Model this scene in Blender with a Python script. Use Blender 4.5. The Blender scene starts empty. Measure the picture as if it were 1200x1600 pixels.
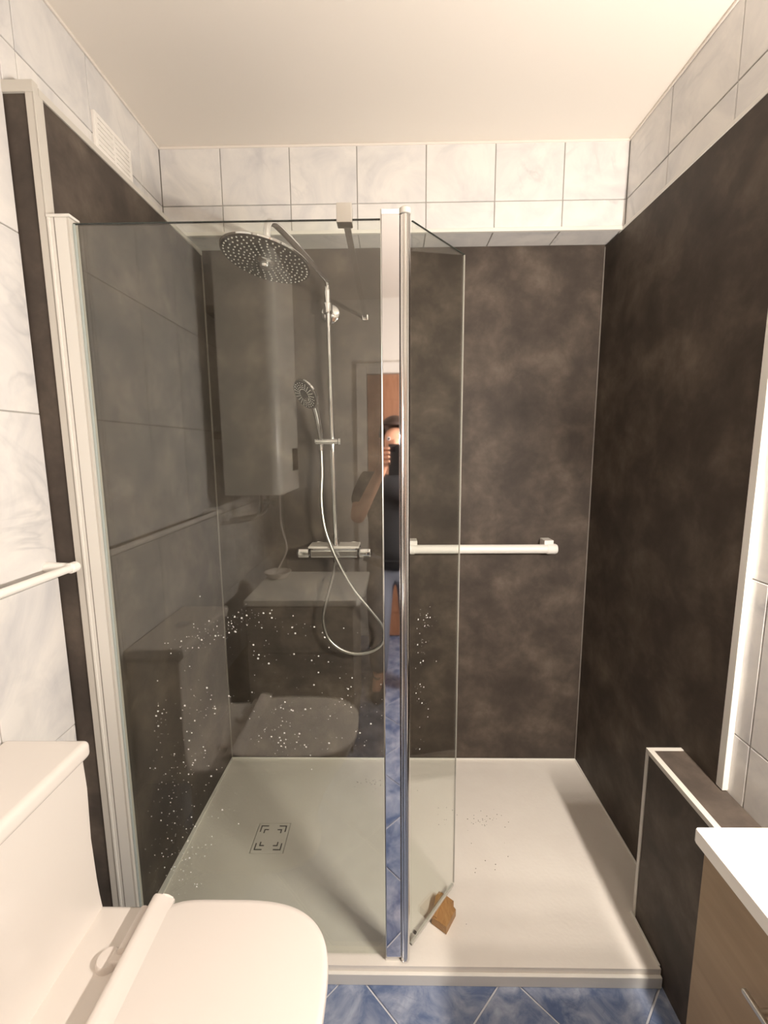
import bpy, bmesh, math, random
from mathutils import Vector, Matrix

# ------------------------------------------------------------------ camera, world, exposure
S = bpy.context.scene
COL = S.collection
F, W, H = 692.0, 1200.0, 1600.0
dep = Vector(((611-600)/F, (701-800)/F, 1)).normalized()
dwn = Vector(((635-600)/F, (5640-800)/F, 1)); dwn = (dwn - dep*dwn.dot(dep)).normalized()
rgt = dwn.cross(dep)
CAM = Vector((0, 0, 1.45))
def c2w(v): return Vector((rgt.dot(v), dep.dot(v), -dwn.dot(v)))
def ray(px, py): return c2w(Vector(((px-600)/F, (py-800)/F, 1)))
def atZ(px, py, z): r = ray(px, py); return CAM + r*((z-CAM.z)/r.z)
def atY(px, py, y): r = ray(px, py); return CAM + r*((y-CAM.y)/r.y)
cam = bpy.data.cameras.new('camera'); cam.sensor_fit = 'HORIZONTAL'; cam.sensor_width = 36
cam.lens = F/W*36; cam.clip_start = 0.02; cam.clip_end = 30
cob = bpy.data.objects.new('camera', cam); COL.objects.link(cob)
mx, my, mz = c2w(Vector((1, 0, 0))), c2w(Vector((0, -1, 0))), c2w(Vector((0, 0, -1)))
cob.matrix_world = Matrix(((mx.x, my.x, mz.x, CAM.x), (mx.y, my.y, mz.y, CAM.y), (mx.z, my.z, mz.z, CAM.z), (0, 0, 0, 1)))
S.camera = cob
wd = bpy.data.worlds.new('world'); S.world = wd; wd.use_nodes = True
wd.node_tree.nodes['Background'].inputs[0].default_value = (1, .95, .9, 1)
wd.node_tree.nodes['Background'].inputs[1].default_value = 0.05
S.view_settings.view_transform = 'Standard'; S.view_settings.look = 'None'
S.view_settings.gamma = 1; S.view_settings.use_curve_mapping = False
S.view_settings.exposure = 0.0
LAMP_POS = [(0.802, 0.13+.085*k, 1.50) for k in range(5)]
LAMP_R = 0.022
LAMP_STRENGTH = 1260.0
LAMP_COLOR = (1.0, 0.895, 0.79)
S.cycles.caustics_reflective = False; S.cycles.max_bounces = 12; S.cycles.diffuse_bounces = 6; S.cycles.transparent_max_bounces = 24

# ------------------------------------------------------------------ materials
def lin(c):
    return tuple(((v/255)/12.92 if v/255 <= .04045 else ((v/255+.055)/1.055)**2.4) for v in c) + (1,)
MATS = {}
def mat(name, col=(200, 200, 200), rough=.5, metal=0., spec=.5, coat=0.):
    m = bpy.data.materials.new(name); m.use_nodes = True
    b = m.node_tree.nodes['Principled BSDF']
    b.inputs['Base Color'].default_value = lin(col); b.inputs['Roughness'].default_value = rough
    b.inputs['Metallic'].default_value = metal; b.inputs['Specular IOR Level'].default_value = spec
    b.inputs['Coat Weight'].default_value = coat; b.inputs['Coat Roughness'].default_value = .08
    MATS[name] = m; return m
def nodes(m): return m.node_tree.nodes, m.node_tree.links, m.node_tree.nodes['Principled BSDF']
def noise(N, scale, detail=4, rough=.55, dist=0.):
    n = N.new('ShaderNodeTexNoise'); n.inputs['Scale'].default_value = scale
    n.inputs['Detail'].default_value = detail; n.inputs['Roughness'].default_value = rough
    n.inputs['Distortion'].default_value = dist; return n
def ramp(N, stops):
    r = N.new('ShaderNodeValToRGB'); e = r.color_ramp.elements
    while len(e) < len(stops): e.new(.5)
    for k, (p, c) in enumerate(stops): e[k].position = p; e[k].color = lin(c)
    return r
def coords(N, L, perobj=False, scale=(1, 1, 1)):
    g = N.new('ShaderNodeNewGeometry'); out = g.outputs['Position']
    mp = N.new('ShaderNodeMapping'); mp.inputs['Scale'].default_value = scale
    if perobj:
        oi = N.new('ShaderNodeObjectInfo'); mu = N.new('ShaderNodeMath'); mu.operation = 'MULTIPLY'; mu.inputs[1].default_value = 37
        L.new(oi.outputs['Random'], mu.inputs[0]); ad = N.new('ShaderNodeVectorMath'); ad.operation = 'ADD'
        L.new(out, ad.inputs[0]); L.new(mu.outputs[0], ad.inputs[1]); out = ad.outputs[0]
    L.new(out, mp.inputs[0]); return mp.outputs[0]
def mottled(name, stops, scale, rough=.5, detail=6, dist=.4, perobj=False, bump=0., vscale=(1, 1, 1), spec=.5, coat=0.):
    m = mat(name, rough=rough, spec=spec, coat=coat); N, L, b = nodes(m); v = coords(N, L, perobj, vscale)
    n = noise(N, scale, detail, .6, dist); L.new(v, n.inputs['Vector']); r = ramp(N, stops)
    L.new(n.outputs[0], r.inputs[0]); L.new(r.outputs[0], b.inputs['Base Color'])
    if bump:
        bp = N.new('ShaderNodeBump'); bp.inputs['Strength'].default_value = bump; bp.inputs['Distance'].default_value = .002
        n2 = noise(N, scale*14, 3); L.new(v, n2.inputs['Vector']); L.new(n2.outputs[0], bp.inputs['Height']); L.new(bp.outputs[0], b.inputs['Normal'])
    return m
def marble(name, base, tint, vein, perobj=True, s=5., rough=.12, dist=1.2):
    m = mat(name, rough=rough); N, L, b = nodes(m); v = coords(N, L, perobj)
    n1 = noise(N, s, 6, .6, dist); L.new(v, n1.inputs['Vector']); r1 = ramp(N, [(.38, base), (.72, tint)]); L.new(n1.outputs[0], r1.inputs[0])
    n2 = noise(N, s*.8, 4, .55, 1.2); L.new(v, n2.inputs['Vector'])
    r2 = ramp(N, [(.455, (0, 0, 0)), (.50, (230, 230, 230)), (.545, (0, 0, 0))]); L.new(n2.outputs[0], r2.inputs[0])
    n3 = noise(N, s*.8, 2); L.new(v, n3.inputs['Vector']); r3 = ramp(N, [(.5, (0, 0, 0)), (.68, (190, 190, 190))]); L.new(n3.outputs[0], r3.inputs[0])
    mu = N.new('ShaderNodeMath'); mu.operation = 'MULTIPLY'; L.new(r2.outputs[0], mu.inputs[0]); L.new(r3.outputs[0], mu.inputs[1])
    mx_ = N.new('ShaderNodeMix'); mx_.data_type = 'RGBA'; L.new(mu.outputs[0], mx_.inputs[0]); L.new(r1.outputs[0], mx_.inputs[6]); mx_.inputs[7].default_value = lin(vein)
    L.new(mx_.outputs[2], b.inputs['Base Color']); return m

marble('tile_white', (226, 224, 221), (202, 202, 204), (168, 170, 175))
marble('tile_blue', (92, 108, 142), (172, 180, 198), (70, 84, 116), s=13., rough=.12, dist=.55)
mat('grout_grey', (165, 163, 158), .8)
mat('grout_floor', (200, 202, 208), .7)
mottled('panel_brown', [(.25, (56, 50, 45)), (.46, (72, 64, 58)), (.58, (86, 77, 69)), (.78, (112, 101, 91))], 6.5, rough=.62, detail=10, dist=.18, bump=.06, spec=.28)
mat('ceiling_paint', (226, 220, 212), .8)
mat('wall_paint', (228, 224, 218), .7)
mat('porcelain', (226, 220, 214), .14, coat=.3)
mat('plastic_white', (224, 217, 211), .3)
mat('plastic_grille', (238, 235, 230), .4)
mat('slot_dark', (120, 116, 110), .7)
mat('alu_satin', (205, 203, 198), .32, 1.)
mat('trim_grey', (196, 192, 184), .35)
mat('trim_mid', (128, 122, 115), .4)
mat('trim_white', (220, 218, 212), .3)
mat('chrome', (232, 232, 234), .05, 1.)
mat('chrome_soft', (215, 214, 212), .16, 1.)
mat('mirror_chrome', (226, 226, 230), .035, 1.)
mat('head_face', (70, 66, 62), .25, .6)  # dark grey stands in for dark surroundings mirrored in the chrome face
mat('nozzle', (205, 203, 198), .4)
mottled('tray_stone', [(.3, (228, 222, 214)), (.7, (234, 229, 221))], 6., rough=.45, bump=.25)
mat('sealant', (238, 236, 230), .4)
mat('slot', (66, 60, 52), .7)
mat('enamel', (230, 227, 220), .22)
mat('worktop', (240, 238, 232), .2)
mat('black_plastic', (28, 27, 27), .35)
mottled('dirt', [(.3, (95, 88, 78)), (.7, (140, 130, 118))], 50., rough=.9)
def wood(name, stops, vscale, s=6., rough=.45):
    return mottled(name, stops, s, rough=rough, detail=6, dist=1.0, vscale=vscale)
wood('wood_vanity', [(.3, (140, 119, 93)), (.55, (153, 131, 104)), (.75, (164, 142, 114))], (6, .8, 6), 3.)
wood('wood_block', [(.3, (146, 108, 66)), (.55, (164, 125, 80)), (.75, (180, 142, 96))], (9, 3, 9), 9.)
wood('wood_grey', [(.3, (138, 131, 124)), (.55, (156, 148, 140)), (.75, (168, 160, 152))], (1, 1, 14), 5.)
wood('wood_door', [(.3, (146, 100, 72)), (.6, (166, 118, 88))], (9, 9, 1), 4.)
mat('skin', (214, 160, 132), .5); mat('hair', (58, 42, 34), .6)
mat('shirt_black', (26, 26, 28), .85); mat('jeans', (112, 116, 128), .85); mat('shoe', (50, 50, 54), .6)
mat('print_white', (215, 215, 215), .7); mat('lens', (10, 10, 14), .1)
m = mat('glass', rough=.0); N, L = m.node_tree.nodes, m.node_tree.links; N.remove(N['Principled BSDF'])
def glass_nodes(N, L, tint, f0):
    g = N.new('ShaderNodeNewGeometry'); dt = N.new('ShaderNodeVectorMath'); dt.operation = 'DOT_PRODUCT'
    L.new(g.outputs['Incoming'], dt.inputs[0]); L.new(g.outputs['Normal'], dt.inputs[1])
    def M(op, a, bb):
        k = N.new('ShaderNodeMath'); k.operation = op
        for i, q in enumerate((a, bb)):
            if q is None: continue
            if isinstance(q, (int, float)): k.inputs[i].default_value = q
            else: L.new(q, k.inputs[i])
        return k.outputs[0]
    c = M('ABSOLUTE', dt.outputs['Value'], None)
    p = M('POWER', M('SUBTRACT', 1.0, c), 5.0)
    fr = M('ADD', M('MULTIPLY', p, 1-f0), f0)
    tr = N.new('ShaderNodeBsdfTransparent'); tr.inputs[0].default_value = tint
    gl = N.new('ShaderNodeBsdfGlossy'); gl.inputs['Roughness'].default_value = 0.0; gl.inputs[0].default_value = (1, 1, 1, 1)
    mx = N.new('ShaderNodeMixShader'); L.new(fr, mx.inputs[0]); L.new(tr.outputs[0], mx.inputs[1]); L.new(gl.outputs[0], mx.inputs[2])
    L.new(mx.outputs[0], N['Material Output'].inputs[0])
glass_nodes(N, L, (.955, .970, .948, 1), .058)
mat('glass_edge', (46, 54, 50), .2); mat('seal_clear', (168, 178, 176), .25)
m = mat('drop_glint', (245, 245, 242), .25); m.node_tree.nodes['Principled BSDF'].inputs['Alpha'].default_value = .5  # white colour stands in for lamp light refracted by the drops
m = mat('lamp_glow', (255, 255, 255)); b = m.node_tree.nodes['Principled BSDF']
b.inputs['Emission Color'].default_value = LAMP_COLOR + (1,); b.inputs['Emission Strength'].default_value = LAMP_STRENGTH

# ------------------------------------------------------------------ helpers
def wloc(o):
    v = Vector((0, 0, 0))
    while o is not None: v += o.location; o = o.parent
    return v
def obj(name, bm, m, parent=None, smooth=False, origin=None):
    """link a bmesh given in world space as ONE mesh object"""
    org = Vector(origin) if origin is not None else (wloc(parent) if parent else Vector((0, 0, 0)))
    bmesh.ops.translate(bm, verts=bm.verts, vec=-org)
    bmesh.ops.recalc_face_normals(bm, faces=bm.faces)
    me = bpy.data.meshes.new(name); bm.to_mesh(me); bm.free()
    me.materials.append(MATS[m])
    if smooth:
        me.polygons.foreach_set('use_smooth', [True]*len(me.polygons))
        me.set_sharp_from_angle(angle=math.radians(40))
    o = bpy.data.objects.new(name, me); COL.objects.link(o)
    if smooth:
        wn = o.modifiers.new('weighted_normal', 'WEIGHTED_NORMAL'); wn.keep_sharp = True; wn.weight = 100
    if parent: o.parent = parent; o.location = org - wloc(parent)
    else: o.location = org
    return o
def thing(name, label, cat, loc=(0, 0, 0), group=None):
    o = bpy.data.objects.new(name, None); COL.objects.link(o); o.location = loc; o.empty_display_size = .05
    tag(o, label, cat, group); return o
def tag(o, label, cat, group=None):
    o['label'] = label; o['category'] = cat
    if group: o['group'] = group
    return o
def struct(o): o['kind'] = 'structure'; return o
def stuff(o): o['kind'] = 'stuff'; return o
def part_label(o, t): o['label'] = t; return o
def BM(): return bmesh.new()
def box(bm, x0, x1, y0, y1, z0, z1, bev=0., seg=2):
    r = bmesh.ops.create_cube(bm, size=1)
    vs = r['verts']
    for v in vs:
        v.co = Vector((x0 if v.co.x < 0 else x1, y0 if v.co.y < 0 else y1, z0 if v.co.z < 0 else z1))
    if bev:
        es = list({e for v in vs for e in v.link_edges})
        bmesh.ops.bevel(bm, geom=es, offset=bev, segments=seg, profile=.5, affect='EDGES')
    return bm
def boxo(name, x0, x1, y0, y1, z0, z1, m, parent=None, bev=0., seg=2):
    return obj(name, box(BM(), x0, x1, y0, y1, z0, z1, bev, seg), m, parent, smooth=bev > 0)
def frame(d):
    d = d.normalized(); u = Vector((0, 0, 1)) if abs(d.z) < .9 else Vector((1, 0, 0))
    a = d.cross(u).normalized(); return a, d.cross(a).normalized()
def cyl(bm, p, q, r0, r1=None, seg=24, caps=True):
    p, q = Vector(p), Vector(q); r1 = r0 if r1 is None else r1; a, b_ = frame(q-p)
    A, B = [], []
    for k in range(seg):
        t = 2*math.pi*k/seg; dd = a*math.cos(t)+b_*math.sin(t)
        A.append(bm.verts.new(p+dd*r0)); B.append(bm.verts.new(q+dd*r1))
    for k in range(seg): bm.faces.new((A[k], A[(k+1) % seg], B[(k+1) % seg], B[k]))
    if caps: bm.faces.new(A[::-1]); bm.faces.new(B)
    return bm
def lathe(bm, p, axis, prof, seg=32):
    """prof: list of (distance along axis, radius)"""
    p = Vector(p); d = Vector(axis).normalized(); a, b_ = frame(d); rings = []
    for t, r in prof:
        if r < 1e-6: rings.append([bm.verts.new(p+d*t)]); continue
        rings.append([bm.verts.new(p+d*t+(a*math.cos(2*math.pi*k/seg)+b_*math.sin(2*math.pi*k/seg))*r) for k in range(seg)])
    for A, B in zip(rings, rings[1:]):
        for k in range(seg):
            j = (k+1) % seg
            if len(A) == 1 and len(B) == 1: continue
            if len(A) == 1: bm.faces.new((A[0], B[j], B[k]))
            elif len(B) == 1: bm.faces.new((A[k], A[j], B[0]))
            else: bm.faces.new((A[k], A[j], B[j], B[k]))
    if len(rings[0]) > 1: bm.faces.new(rings[0][::-1])
    if len(rings[-1]) > 1: bm.faces.new(rings[-1])
    return bm
def smoothpath(pts, n=8):
    P = [Vector(p) for p in pts]; out = []
    for i in range(len(P)-1):
        p0, p1, p2, p3 = P[max(i-1, 0)], P[i], P[i+1], P[min(i+2, len(P)-1)]
        for k in range(n):
            t = k/n
            out.append(.5*((2*p1)+(p2-p0)*t+(2*p0-5*p1+4*p2-p3)*t*t+(3*p1-p0-3*p2+p3)*t**3))
    out.append(P[-1]); return out
def tube(bm, pts, r, seg=12, caps=True):
    P = [Vector(p) for p in pts]; rings = []; up = None
    for i, p in enumerate(P):
        d = (P[min(i+1, len(P)-1)]-P[max(i-1, 0)]).normalized()
        if up is None: up = frame(d)[0]
        a = (up-d*up.dot(d)).normalized(); up = a; b_ = d.cross(a)
        rr = r(i/(len(P)-1)) if callable(r) else r
        rings.append([bm.verts.new(p+(a*math.cos(2*math.pi*k/seg)+b_*math.sin(2*math.pi*k/seg))*rr) for k in range(seg)])
    for A, B in zip(rings, rings[1:]):
        for k in range(seg): bm.faces.new((A[k], A[(k+1) % seg], B[(k+1) % seg], B[k]))
    if caps: bm.faces.new(rings[0][::-1]); bm.faces.new(rings[-1])
    return bm
def prism(bm, poly, z0, z1, bev=0., seg=2):
    """poly: xy outline"""
    A = [bm.verts.new((x, y, z0)) for x, y in poly]; B = [bm.verts.new((x, y, z1)) for x, y in poly]; n = len(poly)
    fb = bm.faces.new(A[::-1]); ft = bm.faces.new(B)
    for k in range(n): bm.faces.new((A[k], A[(k+1) % n], B[(k+1) % n], B[k]))
    if bev: bmesh.ops.bevel(bm, geom=list(ft.edges)+list(fb.edges), offset=bev, segments=seg, profile=.5, affect='EDGES')
    return bm
def loft(bm, rings, cap0=True, cap1=True):
    R = [[bm.verts.new(p) for p in r] for r in rings]; n = len(R[0])
    for A, B in zip(R, R[1:]):
        for k in range(n): bm.faces.new((A[k], A[(k+1) % n], B[(k+1) % n], B[k]))
    if cap0: bm.faces.new(R[0][::-1])
    if cap1: bm.faces.new(R[-1])
    return bm

# ------------------------------------------------------------------ room shell
XL, XR, YB, YF, ZC = -.815, .835, 1.84, -1.25, 2.508
LEDGE_Y, LEDGE_Z = 1.715, 2.218
PXL, PXB, PXR = -.752, -.736, .826     # the left cladding runs from PXL (front) to PXB (back)
TH = .004
_tm = {}
def tile_mesh(w, h, m):
    """tile lying in local XY, front towards +Z, chamfered edge, 18 quads"""
    key = (round(w, 4), round(h, 4), m)
    if key in _tm: return _tm[key]
    bm = BM(); c = .0012; rows = []
    for z, e in ((-.004, 0), (TH-c, 0), (TH, c)):
        rows.append([bm.verts.new((sx*(w/2-e), sy*(h/2-e), z)) for sx, sy in ((-1, -1), (1, -1), (1, 1), (-1, 1))])
    for A, B in zip(rows, rows[1:]):
        for k in range(4): bm.faces.new((A[k], A[(k+1) % 4], B[(k+1) % 4], B[k]))
    bm.faces.new(rows[-1])
    me = bpy.data.meshes.new('tile'); bm.to_mesh(me); bm.free(); me.materials.append(MATS[m]); _tm[key] = me; return me
rng = random.Random(4)
def place_tile(parent, centre, u, v, w, h, m='tile_white'):
    o = bpy.data.objects.new('tile', tile_mesh(w, h, m)); COL.objects.link(o); o.parent = parent
    u, v = Vector(u), Vector(v); n = u.cross(v)
    R = Matrix((u, v, n)).transposed()
    o.location = Vector(centre) - wloc(parent) + n*rng.uniform(-.0003, .0003)
    o.rotation_euler = R.to_euler(); return o
J = .003
def spans(cuts, a, b):
    c = [a]+[x for x in sorted(cuts) if a+.012 < x < b-.012]+[b]; return list(zip(c, c[1:]))
ZJ = [-.025, .365, .755, 1.145, 1.535, 1.925, 2.315]

floor = struct(obj('floor', box(BM(), XL-.1, XR+.1, YF-.1, YB+.1, -.08, -.004), 'grout_floor'))
ceiling = struct(boxo('ceiling', XL-.1, XR+.1, YF-.1, YB+.1, ZC, ZC+.08, 'ceiling_paint'))
wall_left = struct(boxo('wall_left', XL-.1, XL-TH, YF-.1, YB+.1, -.004, ZC, 'grout_grey'))
wall_right = struct(boxo('wall_right', XR+TH, XR+.1, YF-.1, YB+.1, -.004, ZC, 'grout_grey'))
wall_back = struct(boxo('wall_back', XL-TH, XR+TH, YB+.008, YB+.1, -.004, ZC, 'grout_grey'))
wall_front = struct(boxo('wall_front', XL-TH, XR+TH, YF-.1, YF, -.004, ZC, 'wall_paint'))
boxo('bulkhead', XL-TH, XR+TH, LEDGE_Y+TH, YB+.008, LEDGE_Z+TH, ZC, 'grout_grey', wall_back)

# left wall tiles
YJ = [1.335+.25*k for k in range(-11, 4)]
for z0, z1 in spans(ZJ, 0, ZC):
    for y0, y1 in spans(YJ, YF, 1.0385):
        if z1 <= 0.4 and y1 < .3: continue            # hidden behind the base cabinet
        place_tile(wall_left, (XL-TH, (y0+y1)/2, (z0+z1)/2), (0, 1, 0), (0, 0, 1), y1-y0-J, z1-z0-J)
for z0, z1 in spans(ZJ, 2.205, ZC):
    for y0, y1 in spans(YJ, 1.0385, LEDGE_Y):
        place_tile(wall_left, (XL-TH, (y0+y1)/2, (z0+z1)/2), (0, 1, 0), (0, 0, 1), y1-y0-J, z1-z0-J)
# right wall tiles
YJR = [.71-.25*k for k in range(0, 8)]+[.96, 1.21, 1.48]
for z0, z1 in spans(ZJ, 0, ZC):
    for y0, y1 in spans(YJR, YF, 1.026):
        if z1 < .8 and y1 < .7: continue              # hidden behind the vanity unit
        place_tile(wall_right, (XR+TH, (y0+y1)/2, (z0+z1)/2), (0, -1, 0), (0, 0, 1), y1-y0-J, z1-z0-J)
for z0, z1 in spans(ZJ, 2.222, ZC):
    for y0, y1 in spans(YJR, 1.026, LEDGE_Y):
        place_tile(wall_right, (XR+TH, (y0+y1)/2, (z0+z1)/2), (0, -1, 0), (0, 0, 1), y1-y0-J, z1-z0-J)
# upper back wall and the underside of its bulkhead
XJ = [-.599, -.354, -.116, .128, .371, .611]
for x0, x1 in spans(XJ, XL, XR):
    for z0, z1 in spans(ZJ, LEDGE_Z+.008, ZC):
        place_tile(wall_back, ((x0+x1)/2, LEDGE_Y+TH, (z0+z1)/2), (1, 0, 0), (0, 0, 1), x1-x0-J, z1-z0-J)
    place_tile(wall_back, ((x0+x1)/2, (LEDGE_Y+YB)/2+.004, LEDGE_Z+TH), (1, 0, 0), (0, -1, 0), x1-x0-J, YB-LEDGE_Y-.012)
# floor tiles laid on the diagonal
A0, B0, DA, DB = -1.166, .941, .4345, .418
r2 = math.sqrt(2)
for i in range(-7, 7):
    for k in range(-8, 6):
        a, b_ = A0+DA*(i+.5), B0+DB*(k+.5)
        x, y = (a+b_)/2, (b_-a)/2
        if not (-.95 < x < 1.0 and -1.35 < y < 1.25): continue
        place_tile(floor, (x, y, -.004), (1/r2, -1/r2, 0), (1/r2, 1/r2, 0), DA/r2-.005, DB/r2-.005, 'tile_blue')

# dark cladding sheets
PZ = .052
boxo('wall_panel', PXB, PXR, YB, YB+.008, PZ, LEDGE_Z, 'panel_brown', wall_back)
boxo('wall_panel', PXR, XR+TH, 1.026, YB, PZ, 2.212, 'panel_brown', wall_right)
obj('wall_panel', prism(BM(), [(PXL-.010, 1.046), (PXL, 1.046), (PXB, YB), (PXB-.010, YB)], PZ, 2.205), 'panel_brown', wall_left)
boxo('wall_panel', XL-TH, PXL-.012, 1.040, 1.048, 0.0, 2.205, 'panel_brown', wall_left)
# edge profiles of the cladding
boxo('corner_trim', PXL-.016, PXL+.002, 1.036, 1.0405, 0, 2.203, 'trim_grey', wall_left, .0012)
boxo('corner_trim', PXL-.001, PXL+.0035, 1.036, 1.062, .056, 2.203, 'trim_grey', wall_left, .0012)
boxo('top_trim', XL-TH, PXL+.004, 1.034, 1.050, 2.199, 2.222, 'trim_grey', wall_left, .0015)
obj('top_trim', prism(BM(), [(XL-.002, 1.050), (PXL+.004, 1.050), (PXB+.004, YB-.002), (XL-.002, YB-.002)], 2.200, 2.216, .001), 'trim_grey', wall_left, True)
boxo('inner_corner_trim', PXB, PXB+.005, YB-.005, YB, PZ+.008, 2.199, 'trim_mid', wall_back, .0008)
boxo('inner_corner_trim', PXR-.004, PXR, YB-.004, YB, PZ+.008, 2.21, 'trim_mid', wall_back, .0008)
boxo('edge_trim', PXR-.005, XR+TH, 1.008, 1.030, .6, 2.212, 'trim_white', wall_right, .0015)
boxo('top_trim', PXR-.002, XR+TH, 1.026, LEDGE_Y+.02, 2.212, 2.223, 'trim_white', wall_right, .001)
boxo('edge_trim', XL, XR, LEDGE_Y-.005, LEDGE_Y+.008, LEDGE_Z-.004, LEDGE_Z+.009, 'trim_white', wall_back, .002)
struct(boxo('trim_1', XL, XR, LEDGE_Y-.004, LEDGE_Y+.003, ZC-.008, ZC, 'ceiling_paint', None, .002))
struct(boxo('trim_2', XL, XL+.006, YF, LEDGE_Y-.004, ZC-.008, ZC, 'ceiling_paint', None, .002))
struct(boxo('trim_3', XR-.006, XR, YF, LEDGE_Y-.004, ZC-.008, ZC, 'ceiling_paint', None, .002))

# door in the wall behind the camera (seen mirrored in the screen)
door = struct(boxo('door_1', -.17, .58, YF+.004, YF+.04, .01, 1.98, 'wood_door', None, .003))
for x0, x1, z0, z1 in ((-.25, -.175, 0, 2.06), (.585, .66, 0, 2.06), (-.175, .585, 1.985, 2.06)):
    boxo('door_frame', x0, x1, YF+.002, YF+.055, z0, z1, 'wall_paint', door, .003)
for z0, z1 in ((.2, .85), (1.05, 1.8)):
    boxo('door_panel', -.05, .46, YF+.038, YF+.048, z0, z1, 'wood_door', door, .004)
h = BM(); cyl(h, (-.12, YF+.035, 1.02), (-.12, YF+.085, 1.02), .01, seg=16); cyl(h, (-.13, YF+.085, 1.02), (0, YF+.085, 1.02), .009, seg=16)
cyl(h, (-.12, YF+.035, 1.02), (-.12, YF+.046, 1.02), .024, seg=24); obj('door_handle', h, 'chrome_soft', door, True)

# ------------------------------------------------------------------ pipe boxing (low wall at the right)
KX, KY, KZ = .726, 1.170, .598
kb = thing('pipe_boxing', 'low dark brown boxed-in ledge with pale edge trims beside the vanity unit', 'boxing', (.78, .9, 0))
KY0 = .10
boxo('side_panel', KX+.002, KX+.012, KY0, KY-.002, 0, KZ-.004, 'panel_brown', kb)
boxo('end_panel', KX+.012, PXR-.001, KY-.012, KY-.002, PZ, KZ-.004, 'panel_brown', kb)
boxo('top_panel', KX+.014, XR-.001, KY0, KY-.002, KZ-.012, KZ-.001, 'panel_brown', kb)
boxo('edge_trim', KX-.001, KX+.015, KY0, KY-.012, KZ-.013, KZ+.001, 'trim_grey', kb, .0015)
boxo('edge_trim', KX-.001, PXR-.001, KY-.012, KY+.001, KZ-.013, KZ+.001, 'trim_grey', kb, .0015)
boxo('edge_trim', KX-.001, KX+.012, KY-.012, KY+.001, PZ, KZ-.013, 'trim_grey', kb, .0015)

# ------------------------------------------------------------------ shower tray
TX0, TX1, TY0, TY1 = PXB+.003, PXR-.004, 1.023, YB-.001
DR = Vector((-.446, 1.427, 0))
tray = thing('shower_tray', 'large flat white stone-effect shower tray with a square drain', 'shower tray', (0, 1.43, 0))
bm = BM()
NX, NY = 62, 33
xs = [TX0+(TX1-TX0)*i/NX for i in range(NX+1)]; ys = [TY0+(TY1-TY0)*k/NY for k in range(NY+1)]
xs = sorted(set([x for x in xs if abs(x-(KX-.002)) > .012 and abs(x-DR.x+.06) > .012 and abs(x-DR.x-.06) > .012]+[KX-.002, DR.x-.06, DR.x+.06]))
ys = sorted(set([y for y in ys if abs(y-(KY+.003)) > .012 and abs(y-DR.y+.0645) > .012 and abs(y-DR.y-.0645) > .012]+[KY+.003, DR.y-.0645, DR.y+.0645]))
def trayz(x, y):
    e = min(x-TX0, TX1-x, y-TY0, TY1-y)
    if y < KY+.2: e = min(e, max(KX-.002-x, 0) if x < KX-.001 else 0)
    s = max(0, min(1, (e-.012)/.05)); s = s*s*(3-2*s)
    return .050 - .004*s
def inside(x, y):
    if x > KX-.002 and y < KY+.003: return False
    if abs(x-DR.x) < .06 and abs(y-DR.y) < .0645: return False
    return True
V = {}
def tv(i, k, bot):
    if (i, k, bot) not in V: V[i, k, bot] = bm.verts.new((xs[i], ys[k], .016 if bot else trayz(xs[i], ys[k])))
    return V[i, k, bot]
cells = {(i, k) for i in range(len(xs)-1) for k in range(len(ys)-1) if inside((xs[i]+xs[i+1])/2, (ys[k]+ys[k+1])/2)}
for i, k in cells:
    bm.faces.new((tv(i, k, 0), tv(i+1, k, 0), tv(i+1, k+1, 0), tv(i, k+1, 0)))
    bm.faces.new((tv(i, k, 1), tv(i, k+1, 1), tv(i+1, k+1, 1), tv(i+1, k, 1)))
    for (di, dk, p, q) in ((-1, 0, (i, k+1), (i, k)), (1, 0, (i+1, k), (i+1, k+1)), (0, -1, (i, k), (i+1, k)), (0, 1, (i+1, k+1), (i, k+1))):
        if (i+di, k+dk) not in cells:
            bm.faces.new((tv(*p, 1), tv(*q, 1), tv(*q, 0), tv(*p, 0)))
obj('slab', bm, 'tray_stone', tray, True)
boxo('front_skirt', TX0, KX-.002, TY0-.010, TY0, 0, .034, 'trim_white', tray, .002)
boxo('base', TX0+.01, KX-.01, TY0+.004, TY1-.01, 0, .0155, 'slot_dark', tray)
dc = boxo('drain_cover', DR.x-.0575, DR.x+.0575, DR.y-.062, DR.y+.062, .030, .0465, 'tray_stone', tray, .0015)
bm = BM(); box(bm, DR.x-.06, DR.x+.06, DR.y-.0645, DR.y+.0645, .017, .029); obj('drain_well', bm, 'slot', tray)
for sx in (-1, 1):
    for sy in (-1, 1):
        for off, ln in ((.046, .026), (.031, .015)):
            cx, cy = DR.x+sx*off, DR.y+sy*off*1.08; w = .0022
            pg = [(cx+sx*w, cy+sy*w), (cx-sx*ln, cy+sy*w), (cx-sx*ln, cy-sy*w), (cx-sx*w, cy-sy*w), (cx-sx*w, cy-sy*ln), (cx+sx*w, cy-sy*ln)]
            obj('drain_slot', prism(BM(), pg, .0462, .0467), 'slot', dc)
obj('sealant_bead', prism(BM(), [(PXL, 1.062), (PXL+.020, 1.062), (PXB+.007, YB-.006), (PXB, YB-.006)], .050, .056, .001), 'sealant', tray, True)
for a in ((PXB, PXR, YB-.006, YB), (PXR-.005, PXR, KY+.004, YB-.006)):
    boxo('sealant_bead', a[0], a[1], a[2], a[3], .050, .057, 'sealant', tray, .002)
boxo('sealant_bead', KX-.006, KX, 1.03, KY+.003, .0495, .054, 'sealant', tray, .001)
bm = BM(); r3 = random.Random(8)
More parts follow.
